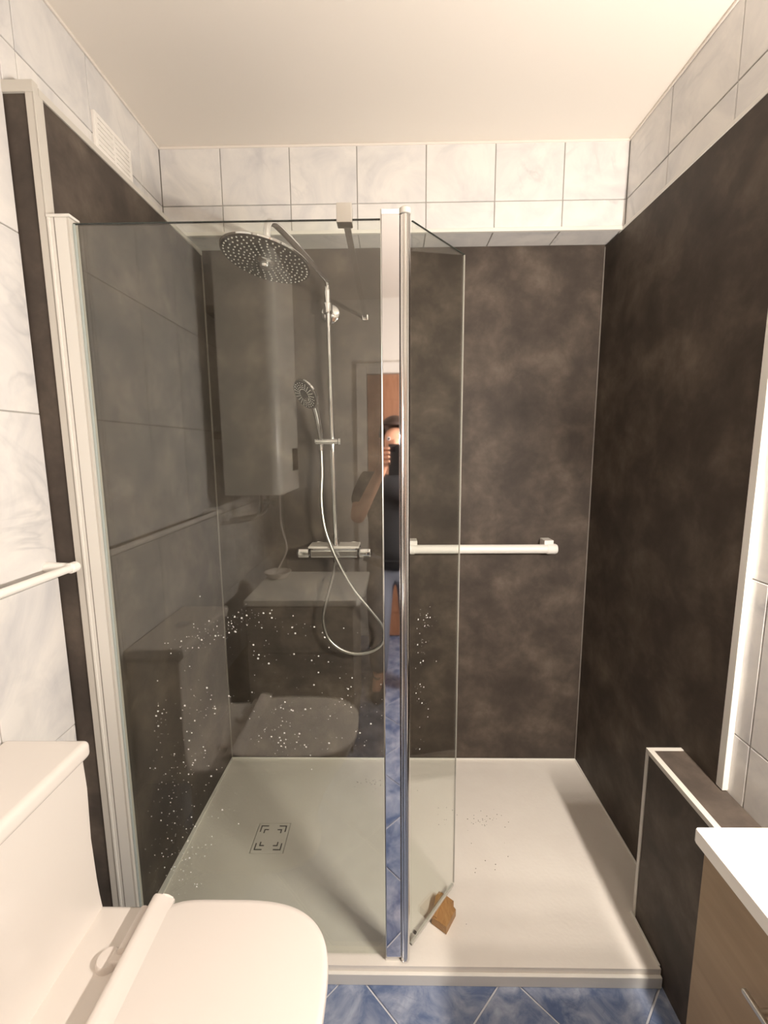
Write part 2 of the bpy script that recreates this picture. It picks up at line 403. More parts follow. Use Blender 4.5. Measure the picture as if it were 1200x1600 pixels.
for cx, cy, sx, sy, n in ((578, 1222, 22, 10, 22), (755, 1280, 26, 14, 34), (700, 1275, 14, 12, 8), (727, 1443, 2, 2, 1), (640, 1250, 40, 20, 6), (760, 1340, 25, 30, 8)):
    for _ in range(n):
        p = atZ(r3.gauss(cx, sx*.6), r3.gauss(cy, sy*.6), .0463); s = r3.uniform(.001, .0026)
        lathe(bm, (p.x, p.y, .0458), (0, 0, 1), [(0, s), (.0009, s*.6), (.0012, 0)], 6)
o = stuff(obj('grit_specks', bm, 'dirt', tray)); part_label(o, 'scattered dark grit specks')

# ------------------------------------------------------------------ shower screen
GY = 1.05
scr = thing('shower_screen', 'clear glass shower screen with narrow inward-opened door and chrome post', 'shower screen', (-.35, GY, .05))
GX0, GX1, GZ0, GZ1 = -.700, -.018, .058, 1.946
g = boxo('glass_panel', GX0, GX1, GY-.003, GY+.003, GZ0, GZ1, 'glass', scr)
bm = BM(); box(bm, GX0, GX1, GY-.003, GY+.003, GZ1, GZ1+.0015); obj('glass_edge', bm, 'glass_edge', g)
# wall profile
wp = boxo('wall_profile', PXL+.004, PXL+.010, GY-.016, GY+.016, .052, 1.955, 'trim_white', scr, .001)
boxo('profile_face', PXL+.010, -.706, GY-.014, GY-.010, .052, 1.955, 'trim_white', wp, .001)
boxo('profile_groove', PXL+.0175, PXL+.0195, GY-.0143, GY-.012, .052, 1.955, 'trim_mid', wp)
boxo('profile_face', PXL+.010, -.706, GY+.010, GY+.014, .052, 1.955, 'alu_satin', wp, .001)
boxo('profile_face', -.706, -.700, GY-.014, GY+.014, .052, 1.955, 'trim_grey', wp, .001)
boxo('profile_cap', PXL+.003, -.697, GY-.017, GY+.017, 1.955, 1.961, 'trim_white', wp, .001)
boxo('profile_seal', -.700, -.694, GY-.006, GY-.0032, .056, 1.945, 'seal_clear', wp, .001)
# mirror-bright post and round hinge tube
post = boxo('hinge_post', -.019, .0205, GY-.016, GY+.012, .062, 1.950, 'mirror_chrome', scr, .0015)
boxo('post_edge', -.0212, -.0192, GY-.0166, GY+.013, .060, 1.961, 'alu_satin', post, .001)
boxo('post_cap', -.019, .0205, GY-.016, GY+.012, 1.950, 1.9605, 'trim_white', post, .001)
boxo('post_foot', -.022, .015, GY-.014, GY+.010, .0465, .062, 'trim_white', post, .001)
TXC, TYC, TR = .0325, GY-.010, .0118
bm = BM(); prof = []
seg = 48; ringA, ringB = [], []
for k in range(seg):
    t = 2*math.pi*k/seg; r = TR
    for gphi in (-2.3, -1.95, -1.2):
        if abs(((t-math.pi*2-gphi+math.pi) % (2*math.pi))-math.pi) < .07: r = TR-.0016
    ringA.append((TXC+math.cos(t)*r, TYC+math.sin(t)*r, .055)); ringB.append((TXC+math.cos(t)*r, TYC+math.sin(t)*r, 1.948))
loft(bm, [ringA, ringB]); ht = obj('hinge_tube', bm, 'chrome_soft', scr, True)
bm = BM(); lathe(bm, (TXC, TYC, 1.951), (0, 0, 1), [(0, TR+.0006), (.011, TR+.0006), (.0135, TR-.002), (.0138, 0)]); obj('tube_cap', bm, 'trim_grey', ht, True)
bm = BM(); lathe(bm, (TXC, TYC, .055), (0, 0, -1), [(0, TR), (.004, TR), (.0082, TR*.7), (.009, 0)]); obj('tube_foot', bm, 'chrome', ht, True)
# swing door, opened inwards
D0, D1 = Vector((.0485, 1.052, 0)), Vector((.191, 1.228, 0))
dd = (D1-D0).normalized(); dn = Vector((-dd.y, dd.x, 0))
def doorslab(bm, s0, s1, t0, t1, z0, z1):
    q = [D0+dd*s0+dn*t0, D0+dd*s1+dn*t0, D0+dd*s1+dn*t1, D0+dd*s0+dn*t1]
    prism(bm, [(p.x, p.y) for p in q], z0, z1); return bm
DL = (D1-D0).length
sd = obj('swing_door', doorslab(BM(), 0, DL, -.002, .002, .086, 1.943), 'glass', scr)
obj('glass_edge', doorslab(BM(), DL, DL+.0012, -.002, .002, .086, 1.943), 'trim_grey', sd)
obj('glass_edge', doorslab(BM(), 0, DL, -.002, .002, 1.943, 1.9445), 'glass_edge', sd)
obj('bottom_seal', doorslab(BM(), 0, DL-.004, -.004, .004, .080, .0858), 'trim_grey', sd)
p = D0+dd*.018; bm = BM(); cyl(bm, (p.x-dn.x*.004, p.y-dn.y*.004, .105), (p.x+dn.x*.004, p.y+dn.y*.004, .105), .004, seg=12); obj('hinge_screw', bm, 'slot', sd)
# clamp and support bar to the back wall
cl = boxo('glass_clamp', -.116, -.082, GY-.014, GY+.016, 1.936, 1.976, 'alu_satin', scr, .002)
bm = BM(); box(bm, -.107, -.091, GY+.016, YB-.012, 1.956, 1.966, .002); obj('support_bar', bm, 'chrome_soft', scr, True)
wb = boxo('wall_bracket', -.111, -.087, YB-.012, YB, 1.950, 1.972, 'chrome', scr, .003)
# drops on the glass
rd = random.Random(12)
def drops(bm, spec, place, smin, smax):
    for cx, cy, sx, sy, ang, n in spec:
        for _ in range(n):
            a, b_ = rd.gauss(0, sx), rd.gauss(0, sy); ca, sa = math.cos(ang), math.sin(ang)
            q = place(cx+a*ca-b_*sa, cy+a*sa+b_*ca)
            if q is None: continue
            p, nrm = q; s = smin+(smax-smin)*rd.random()**3
            lathe(bm, p, nrm, [(0, s), (s*.35, s*.75), (s*.5, 0)], 7)
def on_fixed(px, py):
    p = atY(px, py, GY-.003)
    if not (GX0+.01 < p.x < GX1-.006 and GZ0+.02 < p.z < GZ1): return None
    return p, (0, -1, 0)
def on_door(px, py):
    r = ray(px, py); den = r.dot(dn); t = (D0-CAM).dot(dn)/den; p = CAM+r*t
    s = (p-D0).dot(dd)
    if not (.012 < s < DL-.006): return None
    return p-dn*.002, -dn
bm = BM()
drops(bm, [(330, 985, 38, 10, -.45, 70), (365, 975, 10, 16, 0, 22), (430, 975, 38, 11, .15, 34), (420, 1015, 25, 12, 0, 14), (500, 1020, 30, 25, 0, 14),
           (330, 1105, 30, 10, 0, 22), (250, 1125, 5, 22, 0, 26), (290, 1130, 14, 40, 0, 30), (440, 1108, 30, 7, 0, 22), (435, 1150, 22, 22, 0, 48),
           (530, 1125, 32, 24, 0, 34), (480, 1162, 30, 10, 0, 20), (500, 1075, 40, 12, 0, 14), (300, 1200, 30, 30, 0, 50), (280, 1280, 30, 50, 0, 90), (275, 1350, 20, 30, 0, 80), (595, 1110, 8, 40, 0, 14), (400, 1060, 110, 60, 0, 30), (375,1250,60,50,0,10)],
      on_fixed, .0006, .0026)
o = stuff(obj('water_drops', bm, 'drop_glint', g, True)); part_label(o, 'scattered water drops, lamp glint painted white')
bm = BM()
drops(bm, [(658, 990, 10, 24, 0, 34), (655, 1060, 10, 50, 0, 22), (668, 970, 8, 12, 0, 12), (660, 1130, 12, 40, 0, 8)], on_door, .0006, .0026)
o = stuff(obj('water_drops', bm, 'drop_glint', sd, True)); part_label(o, 'scattered water drops, lamp glint painted white')

# wooden block under the free corner of the door
poly = [(.131, 1.193), (.143, 1.209), (.166, 1.198), (.186, 1.182), (.174, 1.174), (.189, 1.157), (.154, 1.105), (.114, 1.135)]
bm = BM(); prism(bm, poly, .0465, .073, .002)
blk = thing('wooden_block', 'small notched brown wooden block wedged under the glass door corner', 'wood block', (.15, 1.155, .0465))
obj('body', bm, 'wood_block', blk, True)
q = [Vector((.131, 1.193, 0)), Vector((.114, 1.135, 0))]
off = Vector((.021, -.008, 0))
bm = BM(); prism(bm, [(.143, 1.2065), (.132, 1.192), (.116, 1.1365), (.128, 1.127), (.158, 1.1985)], .0725, .0785, .0012); obj('raised_lip', bm, 'wood_block', blk, True)

# ------------------------------------------------------------------ shower column on the back wall
RX, RY = -.236, 1.765
col = thing('shower_column', 'chrome shower column with round rain head and bar mixer on the back panel', 'shower', (RX, YB, 1.02))
bm = BM(); tube(bm, [(RX+.010, RY, 1.085), (RX+.008, RY, 1.2), (RX, RY, 1.97)], .0105, 20); rail = obj('riser_rail', bm, 'chrome', col, True)
bm = BM(); lathe(bm, (RX-.001, RY, 1.965), (0, 0, 1), [(0, .0125), (.07, .0125), (.078, .0105), (.09, .0105)], 24); obj('rail_collar', bm, 'chrome', rail, True)
# wall bracket
bm = BM(); lathe(bm, (-.236, YB, 1.977), (0, -1, 0), [(0, .036), (.006, .036), (.010, .032), (.012, .016), (YB-RY-.008, .014)], 32)
lathe(bm, (RX-.001, RY, 1.958), (0, 0, 1), [(0, .016), (.003, .018), (.034, .018), (.037, .016)], 24); obj('wall_bracket', bm, 'chrome', col, True)
# arm swung to the left and towards the camera, ending above the rain head
HC = Vector((-.357, 1.359, 1.987)); HN = Vector((-.192, -.104, -1)).normalized()
top = HC-HN*.018
armpts = [(RX, RY, 2.045), (RX, RY-.004, 2.062), (RX-.006, RY-.022, 2.076), (RX-.03, RY-.10, 2.086), (RX-.066, RY-.22, 2.102), (RX-.098, RY-.325, 2.112), (-.345, 1.395, 2.106), (-.352, 1.368, 2.082), (top.x, top.y, top.z+.01), tuple(top)]
bm = BM(); tube(bm, smoothpath(armpts, 8), .0105, 18); obj('shower_arm', bm, 'chrome', col, True)
bm = BM(); lathe(bm, HC, -HN, [(.0, 0), (0, .126), (.001, .129), (.005, .130), (.008, .128), (.012, .110), (.016, .05), (.020, .022), (.032, .018), (.034, 0)], 64)
rh = obj('rain_head', bm, 'chrome', col, True)
bm = BM(); lathe(bm, HC+HN*.0002, HN, [(0, .1265), (.0008, .1255), (.001, 0)], 64); hf = obj('spray_face', bm, 'head_face', rh, True)
part_label(hf, 'perforated spray face, dark reflection painted in grey')
bm = BM(); a_, b_ = frame(HN)
for r, n in ((.118, 44), (.104, 30), (.090, 30), (.076, 26), (.062, 22), (.048, 18), (.036, 14)):
    for k in range(n):
        t = 2*math.pi*(k+.5*(n % 4 == 2))/n; p = HC+(a_*math.cos(t)+b_*math.sin(t))*r+HN*.001
        lathe(bm, p, HN, [(0, .0026), (.0018, .0020), (.0022, 0)], 6)
stuff(obj('nozzles', bm, 'nozzle', rh))
bm = BM(); lathe(bm, HC+HN*.001, HN, [(0, .024), (.003, .0225), (.006, .016), (.016, .0155), (.019, .013), (.019, 0)], 32); obj('hub', bm, 'chrome', rh, True)
# slider holding the hand shower
SZ = 1.479; SP = Vector((RX+.004, RY, SZ))
bm = BM(); cyl(bm, (RX-.060, RY-.002, SZ), (RX+.026, RY-.002, SZ), .0125, seg=28)
lathe(bm, (RX+.026, RY-.002, SZ), (1, 0, 0), [(0, .0115), (.003, .0155), (.012, .0155), (.014, .013)], 28)
lathe(bm, (RX-.060, RY-.002, SZ), (-1, 0, 0), [(0, .0125), (.003, .012), (.004, .0095)], 28); sl = obj('slider', bm, 'chrome', col, True)
# mixer bar with knobs and the shelf on it
MY_, MZ = 1.775, 1.030
bm = BM(); box(bm, -.335, -.135, MY_-.021, MY_+.021, MZ-.020, MZ+.018, .009, 4); mb = obj('mixer_bar', bm, 'chrome', col, True)
for x0, x1 in ((-.390, -.338), (-.132, -.083)):
    bm = BM(); d = 1 if x1 > -.2 else -1; s = x0 if d > 0 else x1
    ringz = []
    for t, r in ((0, .0205), (.004, .0225), (.040, .0225), (.047, .021), (.051, .017)):
        ringz.append([(s+d*t, MY_-.002+math.cos(2*math.pi*k/40)*r*(1-.05*(k % 4 == 0)), MZ-.001+math.sin(2*math.pi*k/40)*r*(1-.05*(k % 4 == 0))) for k in range(40)])
    loft(bm, ringz); obj('knob', bm, 'chrome', mb, True)
for x in (-.31, -.16):
    bm = BM(); lathe(bm, (x, YB, MZ), (0, -1, 0), [(0, .033), (.006, .033), (.012, .024), (.05, .018)], 32); obj('wall_union', bm, 'chrome', mb, True)
bm = BM(); sh = []
for z, e in ((MZ+.024, .002), (MZ+.026, 0), (MZ+.031, 0), (MZ+.033, .002)):
    sh.append([(-.335+e, 1.735+e, z), (-.131-e, 1.735+e, z), (-.131-e, 1.825-e, z), (-.335+e, 1.825-e, z)])
loft(bm, sh); sf = obj('shelf', bm, 'plastic_white', col, True); part_label(sf, 'flat white shelf plate')
boxo('shelf_clip', -.32, -.145, MY_-.030, MY_+.028, MZ+.016, MZ+.025, 'chrome', mb, .003)
bm = BM(); lathe(bm, (RX+.010, RY, 1.06), (0, 0, 1), [(0, .017), (.014, .017), (.018, .014), (.035, .013)], 24); obj('rail_foot', bm, 'chrome', rail, True)
bm = BM(); lathe(bm, (-.229, 1.768, MZ-.020), (0, 0, -1), [(0, .011), (.016, .011), (.018, .008)], 20); obj('hose_outlet', bm, 'chrome', mb, True)

# hand shower and its hose
HY = 1.73
hs = thing('hand_shower', 'chrome hand shower with a coiling hose in the rail holder', 'hand shower', (-.27, HY, 1.48))
hc = atY(476, 617, HY-.035); hn = Vector((-.60, -.62, -.52)).normalized()
bm = BM(); lathe(bm, hc, -hn, [(0, 0), (0, .057), (.003, .061), (.010, .061), (.019, .053), (.028, .034), (.032, 0)], 40); hh = obj('spray_head', bm, 'chrome', hs, True)
bm = BM(); lathe(bm, hc, hn, [(0, .056), (.0012, .0545), (.0015, 0)], 40); obj('spray_face', bm, 'head_face', hh, True)
bm = BM(); a_, b_ = frame(hn)
for k in range(22):
    t = 2*math.pi*k/22
    for r in (.024, .032, .040, .048):
        p = hc+(a_*math.cos(t)+b_*math.sin(t))*r+hn*.0013; lathe(bm, p, hn, [(0, .0023), (.0012, .0016), (.0016, 0)], 6)
stuff(obj('nozzles', bm, 'nozzle', hh))
hb = hc-hn*.014
hp = [hb+Vector((.004, .002, -.010)), atY(492, 640, HY-.004), atY(497, 662, HY+.013), atY(501, 688, HY+.034), atY(502, 704, HY+.036)]
bm = BM(); tube(bm, smoothpath(hp, 6), lambda t: .0145-.005*t if t > .12 else .017, 18); obj('handle', bm, 'chrome', hs, True)
hpx = [(502, 703, 1.766), (503, 740, 1.757), (502, 780, 1.745), (506, 818, 1.734), (515, 848, 1.726), (530, 882, 1.728), (552, 920, 1.735), (578, 952, 1.74), (597, 976, 1.745), (601, 992, 1.748), (594, 1009, 1.75), (576, 1019, 1.752), (552, 1021, 1.755), (530, 1013, 1.757), (513, 997, 1.76), (506, 975, 1.762), (506, 957, 1.764), (513, 928, 1.766), (520, 902, 1.768), (523, 884, 1.768)]
hpp = [atY(x, y, d) for x, y, d in hpx]; hpp.append(Vector((-.229, 1.768, .994)))
bm = BM(); tube(bm, smoothpath(hpp, 8), lambda t: .0068, 12); o = obj('hose', bm, 'alu_satin', hs, True)

# ------------------------------------------------------------------ grab rail on the back panel
gr = thing('grab_rail', 'white horizontal grab rail on the back panel right of the post', 'grab rail', (.37, YB, 1.04))
GRY, GRZ = 1.785, 1.039
bm = BM(); cyl(bm, (.075, GRY, GRZ), (.655, GRY, GRZ), .0185, seg=28); obj('bar', bm, 'plastic_grille', gr, True)
for x, d in ((.075, -1), (.655, 1)):
    bm = BM(); lathe(bm, (x-d*.02, GRY, GRZ), (d, 0, 0), [(0, .0195), (.002, .021), (.034, .021), (.041, .018), (.043, .012), (.0435, 0)], 28)
    obj('end_cap', bm, 'plastic_grille', gr, True)
    xc = x-d*.012
    boxo('wall_mount', xc-.019, xc+.019, GRY-.004, YB-.0005, GRZ-.012, GRZ+.036, 'plastic_grille', gr, .003)
# towel bar on the left tiles
tb = thing('towel_bar', 'white towel bar on the left tiles above the cistern', 'towel bar', (XL, .6, 1.18))
bm = BM(); cyl(bm, (-.752, .20, 1.182), (-.752, 1.005, 1.178), .009, seg=20); obj('bar', bm, 'plastic_grille', tb, True)
for y, d in ((.20, -1), (1.005, 1)):
    z = 1.182 if y < .5 else 1.178
    bm = BM(); lathe(bm, (-.752, y-d*.012, z), (0, d, 0), [(0, .0105), (.002, .0125), (.020, .0125), (.026, .009), (.027, 0)], 20)
    cyl(bm, (-.752, y, z), (XL+.0005, y, z), .0095, .013, 20); obj('end_mount', bm, 'plastic_grille', tb, True)

# ventilation grille above the cladding on the left wall
vg = thing('vent_grille', 'white rectangular vent grille on the left tiles above the dark cladding', 'vent', (XL, 1.424, 2.31))
for a in ((1.337, 1.349, 2.238, 2.372), (1.499, 1.511, 2.238, 2.372), (1.349, 1.499, 2.360, 2.372), (1.349, 1.499, 2.238, 2.250), (1.4185, 1.4285, 2.25, 2.36)):
    boxo('frame', XL, XL+.010, a[0], a[1], a[2], a[3], 'plastic_grille', vg, .0015)
boxo('back_plate', XL, XL+.004, 1.345, 1.503, 2.244, 2.366, 'plastic_grille', vg)
for y0, y1 in ((1.349, 1.4185), (1.4285, 1.499)):
    for k in range(8):
        z = 2.252+k*.0136
        boxo('slat', XL+.004, XL+.009, y0, y1, z, z+.0112, 'plastic_grille', vg)

# ------------------------------------------------------------------ toilet
wc = thing('toilet', 'white close-coupled toilet with closed lid beside the shower screen', 'toilet', (-.55, .652, 0))
CY, HWC = .652, .186
bm = BM()
# cistern: side profile (x, z) swept along y
prof = [(XL+.002, .40), (-.643, .40), (-.643, .440), (-.6455, .46), (-.6475, .48), (-.650, .52), (-.653, .62), (-.649, .74), (-.646, .812), (XL+.002, .812)]
A = [bm.verts.new((x, CY-HWC, z)) for x, z in prof]; B = [bm.verts.new((x, CY+HWC, z)) for x, z in prof]
f0 = bm.faces.new(A[::-1]); f1 = bm.faces.new(B)
for k in range(len(prof)):
    j = (k+1) % len(prof); bm.faces.new((A[k], A[j], B[j], B[k]))
bmesh.ops.bevel(bm, geom=list(f0.edges)+list(f1.edges), offset=.010, segments=3, profile=.5, affect='EDGES')
cis = obj('cistern', bm, 'porcelain', wc, True)
bm = BM(); box(bm, XL+.001, -.632, CY-HWC-.005, CY+HWC+.005, .815, .853, .0125, 4); obj('cistern_lid', bm, 'porcelain', wc, True)
bm = BM(); lathe(bm, (-.722, CY, .853), (0, 0, 1), [(0, .024), (.003, .024), (.005, .021), (.0055, 0)], 32); obj('flush_button', bm, 'chrome', wc, True)
# bowl, lofted from the foot to the rim with a flat rear deck
def oval(x0, x1, hw, z, n=48, p=2.5, flat=.0):
    pts = []; cx = x0+(x1-x0)*.42
    for k in range(n):
        t = 2*math.pi*k/n; c, s = math.cos(t), math.sin(t)
        ex = p if c > 0 else 5
        px_ = (abs(c)**(2/ex))*(1 if c > 0 else -1); py_ = (abs(s)**(2/ex))*(1 if s > 0 else -1)
        pts.append((cx+px_*((x1-cx) if c > 0 else (cx-x0)), CY+hw*py_, z))
    return pts
bm = BM(); loft(bm, [oval(-.72, -.27, .115, 0), oval(-.72, -.265, .112, .03), oval(-.71, -.28, .105, .12), oval(-.70, -.24, .125, .24), oval(-.69, -.19, .160, .33), oval(-.68, -.150, .182, .39), oval(-.675, -.140, .186, .42), oval(-.67, -.142, .185, .436), oval(-.664, -.150, .178, .442)])
box(bm, -.66, -.47, CY-.193, CY+.193, .395, .4495, .012, 3)
obj('bowl', bm, 'porcelain', wc, True)
bm = BM(); loft(bm, [oval(-.500, -.130, .170, .4515), oval(-.505, -.124, .174, .454), oval(-.505, -.124, .174, .461), oval(-.500, -.130, .170, .465)]); obj('seat', bm, 'plastic_white', wc, True)
# lid: flat top, rolled rear ridge
def lidring(z, e):
    pts = oval(-.512+e, -.121-e, .176-e, z, 96, 2.9); return pts
bm = BM(); loft(bm, [lidring(.4665, .004), lidring(.4675, .001), lidring(.470, 0), lidring(.480, 0), lidring(.484, .0015), lidring(.4865, .006), lidring(.4872, .012)])
lid = obj('lid', bm, 'plastic_white', wc, True)
bm = BM(); rp = [(-.520, .469), (-.5215, .487), (-.5195, .495), (-.515, .499), (-.508, .4995), (-.500, .4965), (-.490, .491), (-.478, .4878), (-.474, .4865), (-.474, .480), (-.505, .469)]
A = [bm.verts.new((x, CY-.176, z)) for x, z in rp]; B = [bm.verts.new((x, CY+.176, z)) for x, z in rp]
f0 = bm.faces.new(A[::-1]); f1 = bm.faces.new(B)
for k in range(len(rp)): j = (k+1) % len(rp); bm.faces.new((A[k], A[j], B[j], B[k]))
bmesh.ops.bevel(bm, geom=list(f0.edges)+list(f1.edges), offset=.004, segments=3, profile=.5, affect='EDGES'); obj('rear_ridge', bm, 'plastic_white', lid, True)
for s in (-1, 1):
    bm = BM(); y = CY+s*.078
    lathe(bm, (-.562, y, .4495), (0, 0, 1), [(0, .022), (.010, .022), (.014, .019), (.015, 0)], 28)
    box(bm, -.556, -.520, y-.012, y+.012, .452, .467, .004, 3)
    o = obj('hinge', bm, 'plastic_white', wc, True)
    bm = BM(); cyl(bm, (-.534, y-.01+s*.012, .471), (-.534, y+s*.085, .471), .0105, seg=20); obj('hinge_pin', bm, 'plastic_white', o, True)

# ------------------------------------------------------------------ vanity unit
vn = thing('vanity_unit', 'light brown wooden vanity unit with a thick white top at right', 'vanity', (.67, .32, 0))
VX, VY0, VY1 = .510, -.06, .655
boxo('body', VX+.018, .722, VY0+.01, VY1-.004, .08, .795, 'wood_vanity', vn, .001)
boxo('plinth', VX+.05, .72, VY0+.03, VY1-.03, 0, .079, 'black_plastic', vn)
for z0, z1, zh in ((.085, .395, .33), (.400, .790, .697)):
    for y0, y1 in ((VY0+.008, VY1-.006),):
        df = boxo('drawer_front', VX+.001, VX+.018, y0, y1, z0, z1, 'wood_vanity', vn, .001)
        bm = BM(); ya, yb = y0+.215, y1-.122
        box(bm, VX-.024, VX-.017, ya, yb, zh-.004, zh+.004, .002)
        for yy in (ya+.025, yb-.025): cyl(bm, (VX-.018, yy, zh), (VX+.002, yy, zh), .004, seg=12)
        obj('handle', bm, 'alu_satin', df, True)
bm = BM(); prism(bm, [(VX-.010, VY0), (.722, VY0), (.722, VY1+.006), (VX-.006, VY1+.006), (VX-.009, VY1+.004), (VX-.010, VY1)], .800, .826, .003); obj('vanity_top', bm, 'worktop', vn, True)

# wall lamp above the vanity: the light of the room
mir = thing('mirror', 'unseen frameless mirror above the vanity unit, added to cut wall glow', 'mirror', (XR, .30, 1.45))
boxo('added_mirror_glass', XR-.008, XR-.0005, -.05, .655, 1.0, 1.95, 'mirror_chrome', mir, .001)  # unseen mirror, added to stop a bright wall patch behind the bulbs
lp = thing('mirror_lamp', 'row of five round bulbs on a chrome bar over the vanity mirror', 'lamp', (XR-.0082, .30, 1.50))
boxo('back_bar', XR-.0122, XR-.0082, LAMP_POS[0][1]-.04, LAMP_POS[-1][1]+.04, LAMP_POS[0][2]-.018, LAMP_POS[0][2]+.018, 'chrome_soft', lp, .001)
for lx, ly, lz in LAMP_POS:
    bm = BM(); bmesh.ops.create_uvsphere(bm, u_segments=24, v_segments=16, radius=LAMP_R); bmesh.ops.translate(bm, verts=bm.verts, vec=(lx, ly, lz)); o = obj('bulb', bm, 'lamp_glow', lp, True)
    bm = BM(); cyl(bm, (XR-.0122, ly, lz), (lx+LAMP_R-.002, ly, lz), .012, seg=16); obj('bulb_socket', bm, 'chrome_soft', o, True)

# ------------------------------------------------------------------ things mirrored in the screen
# water heater on the left wall
wh = thing('water_heater', 'tall white wall-hung water heater mirrored in the glass screen', 'water heater', (-.61, -.05, 1.25))
hx0, hx1, hy0, hy1, hz0, hz1 = -.735, -.485, -.26, .16, 1.25, 2.28
bm = BM(); box(bm, hx0, hx1, hy0, hy1, hz0, hz1)
es = [e for e in bm.edges if abs((e.verts[0].co-e.verts[1].co).z) > .5 and max(v.co.x for v in e.verts) > -.6]
bmesh.ops.bevel(bm, geom=es, offset=.045, segments=8, profile=.5, affect='EDGES')
obj('shell', bm, 'enamel', wh, True)
boxo('control_panel', hx1-.002, hx1+.004, -.20, -.09, 1.345, 1.455, 'black_plastic', wh, .002)
for z in (1.5, 2.05): boxo('wall_hook', XL, hx0+.002, -.15, .05, z, z+.03, 'slot_dark', wh)
for x, y in ((-.62, -.10), (-.62, .02)):
    bm = BM(); tube(bm, smoothpath([(x, y, 1.252), (x, y, 1.20), (x-.01, y, 1.15), (x-.06, y, 1.12), (XL, y, 1.10)], 6), .009, 12); obj('water_pipe', bm, 'chrome_soft', wh, True)
bm = BM(); lathe(bm, (-.62, -.10, 1.19), (1, 0, 0), [(-.02, .014), (.02, .014), (.025, .02), (.045, .02)], 16); obj('valve', bm, 'chrome_soft', wh, True)
bm = BM(); tube(bm, smoothpath([(-.52, .05, 1.252), (-.52, .05, 1.1), (-.50, .04, .98), (-.56, .0, .86)], 6), .004, 8); obj('power_cord', bm, 'plastic_white', wh, True)
# base cabinet
bc = thing('base_cabinet', 'grey wood-grain base cabinet with white top mirrored in the screen', 'cabinet', (-.42, -.1, 0))
bm = BM()
pl = [(-.665, -.27), (-.122, -.27), (-.124, -.05), (-.132, .10), (-.145, .185), (-.160, .20), (-.665, .20)]
prism(bm, pl, .752, .780, .003); obj('worktop', bm, 'worktop', bc, True)
boxo('body', -.660, -.175, -.265, .178, .08, .7515, 'wood_grey', bc, .001)
boxo('plinth', -.65, -.19, -.26, .15, 0, .0795, 'black_plastic', bc)
for z0, z1 in ((.085, .30), (.305, .525), (.530, .747)): boxo('drawer_front', -.659, -.176, .179, .196, z0, z1, 'wood_grey', bc, .0015)
dish = thing('dish', 'round white dish on the worktop mirrored in the glass', 'dish', (-.60, -.16, .7805))
bm = BM(); lathe(bm, (-.60, -.16, .7805), (0, 0, 1), [(0, .045), (.004, .05), (.03, .068), (.034, .07), (.034, .066), (.008, .048), (.006, 0)], 40); obj('bowl', bm, 'porcelain', dish, True)

# ------------------------------------------------------------------ photographer mirrored in the post
per = thing('person', 'person in black shirt and jeans raising a phone, mirrored in the post', 'person', (.02, -.42, 0))
def skinned(name, nodes_, edges, m, parent, lv=2):
    keys = list(nodes_); org = wloc(parent)
    me = bpy.data.meshes.new(name)
    me.from_pydata([Vector(nodes_[k][0])-org for k in keys], [(keys.index(a), keys.index(b)) for a, b in edges], [])
    o = bpy.data.objects.new(name, me); COL.objects.link(o); o.parent = parent
    md = o.modifiers.new('skin', 'SKIN'); md.use_smooth_shade = True
    for i, k in enumerate(keys):
        r = nodes_[k][1]; r = r if isinstance(r, tuple) else (r, r)
        me.skin_vertices[0].data[i].radius = r; me.skin_vertices[0].data[i].use_root = (i == 0)
    sb = o.modifiers.new('sub', 'SUBSURF'); sb.levels = lv; sb.render_levels = lv
    me.materials.append(MATS[m]); return o
PX_, PY_ = .02, -.42
nd = {'pel': ((PX_, PY_, .84), (.14, .10)), 'waist': ((PX_, PY_, .98), (.125, .09)), 'chest': ((PX_, PY_+.0, 1.16), (.15, .10)), 'neckb': ((PX_, PY_, 1.30), (.07, .06)),
      'neck': ((PX_, PY_+.01, 1.36), .05), 'jaw': ((PX_, PY_+.03, 1.42), (.058, .07)), 'face': ((PX_, PY_+.025, 1.50), (.072, .09)), 'crown': ((PX_, PY_+.01, 1.57), (.068, .082)),
      'nose0': ((PX_, PY_+.105, 1.485), .018), 'nose1': ((PX_, PY_+.135, 1.468), .012)}
ed = [('pel', 'waist'), ('waist', 'chest'), ('chest', 'neckb'), ('neckb', 'neck'), ('neck', 'jaw'), ('jaw', 'face'), ('face', 'crown'), ('face', 'nose0'), ('nose0', 'nose1')]
for s, c in ((-1, 'l'), (1, 'r')):
    nd.update({c+'sh': ((PX_+s*.16, PY_, 1.27), .06), c+'el': ((PX_+s*.215, PY_+.09, 1.05), .042), c+'wr': ((s*.075+.035, -.115, 1.365), .027), c+'pm': ((s*.056+.025, -.075, 1.405), (.018, .030)),
               c+'hip': ((PX_+s*.085, PY_, .78), .085), c+'kn': ((PX_+s*.095, PY_+.02, .44), .055), c+'an': ((PX_+s*.10, PY_-.01, .09), .038), c+'toe': ((PX_+s*.115, PY_+.13, .035), (.035, .028))})
    ed += [('chest', c+'sh'), (c+'sh', c+'el'), (c+'el', c+'wr'), (c+'wr', c+'pm'), ('pel', c+'hip'), (c+'hip', c+'kn'), (c+'kn', c+'an'), (c+'an', c+'toe')]
    for k, (dz, ln) in enumerate(((.034, .9), (.014, 1.0), (-.006, .95), (-.026, .75))):
        f = c+'f%d' % k
        nd.update({f+'a': ((s*.062+.025, -.056, 1.413+dz), .0085), f+'b': ((s*.059+.025, -.050+.024*ln, 1.416+dz), .008), f+'c': ((s*.030+.025, -.0165, 1.418+dz), .0065)})
        ed += [(c+'pm', f+'a'), (f+'a', f+'b'), (f+'b', f+'c')]
    nd.update({c+'ta': ((s*.048+.025, -.075, 1.44), .010), c+'tb': ((s*.030+.025, -.058, 1.455), .008)}); ed += [(c+'pm', c+'ta'), (c+'ta', c+'tb')]
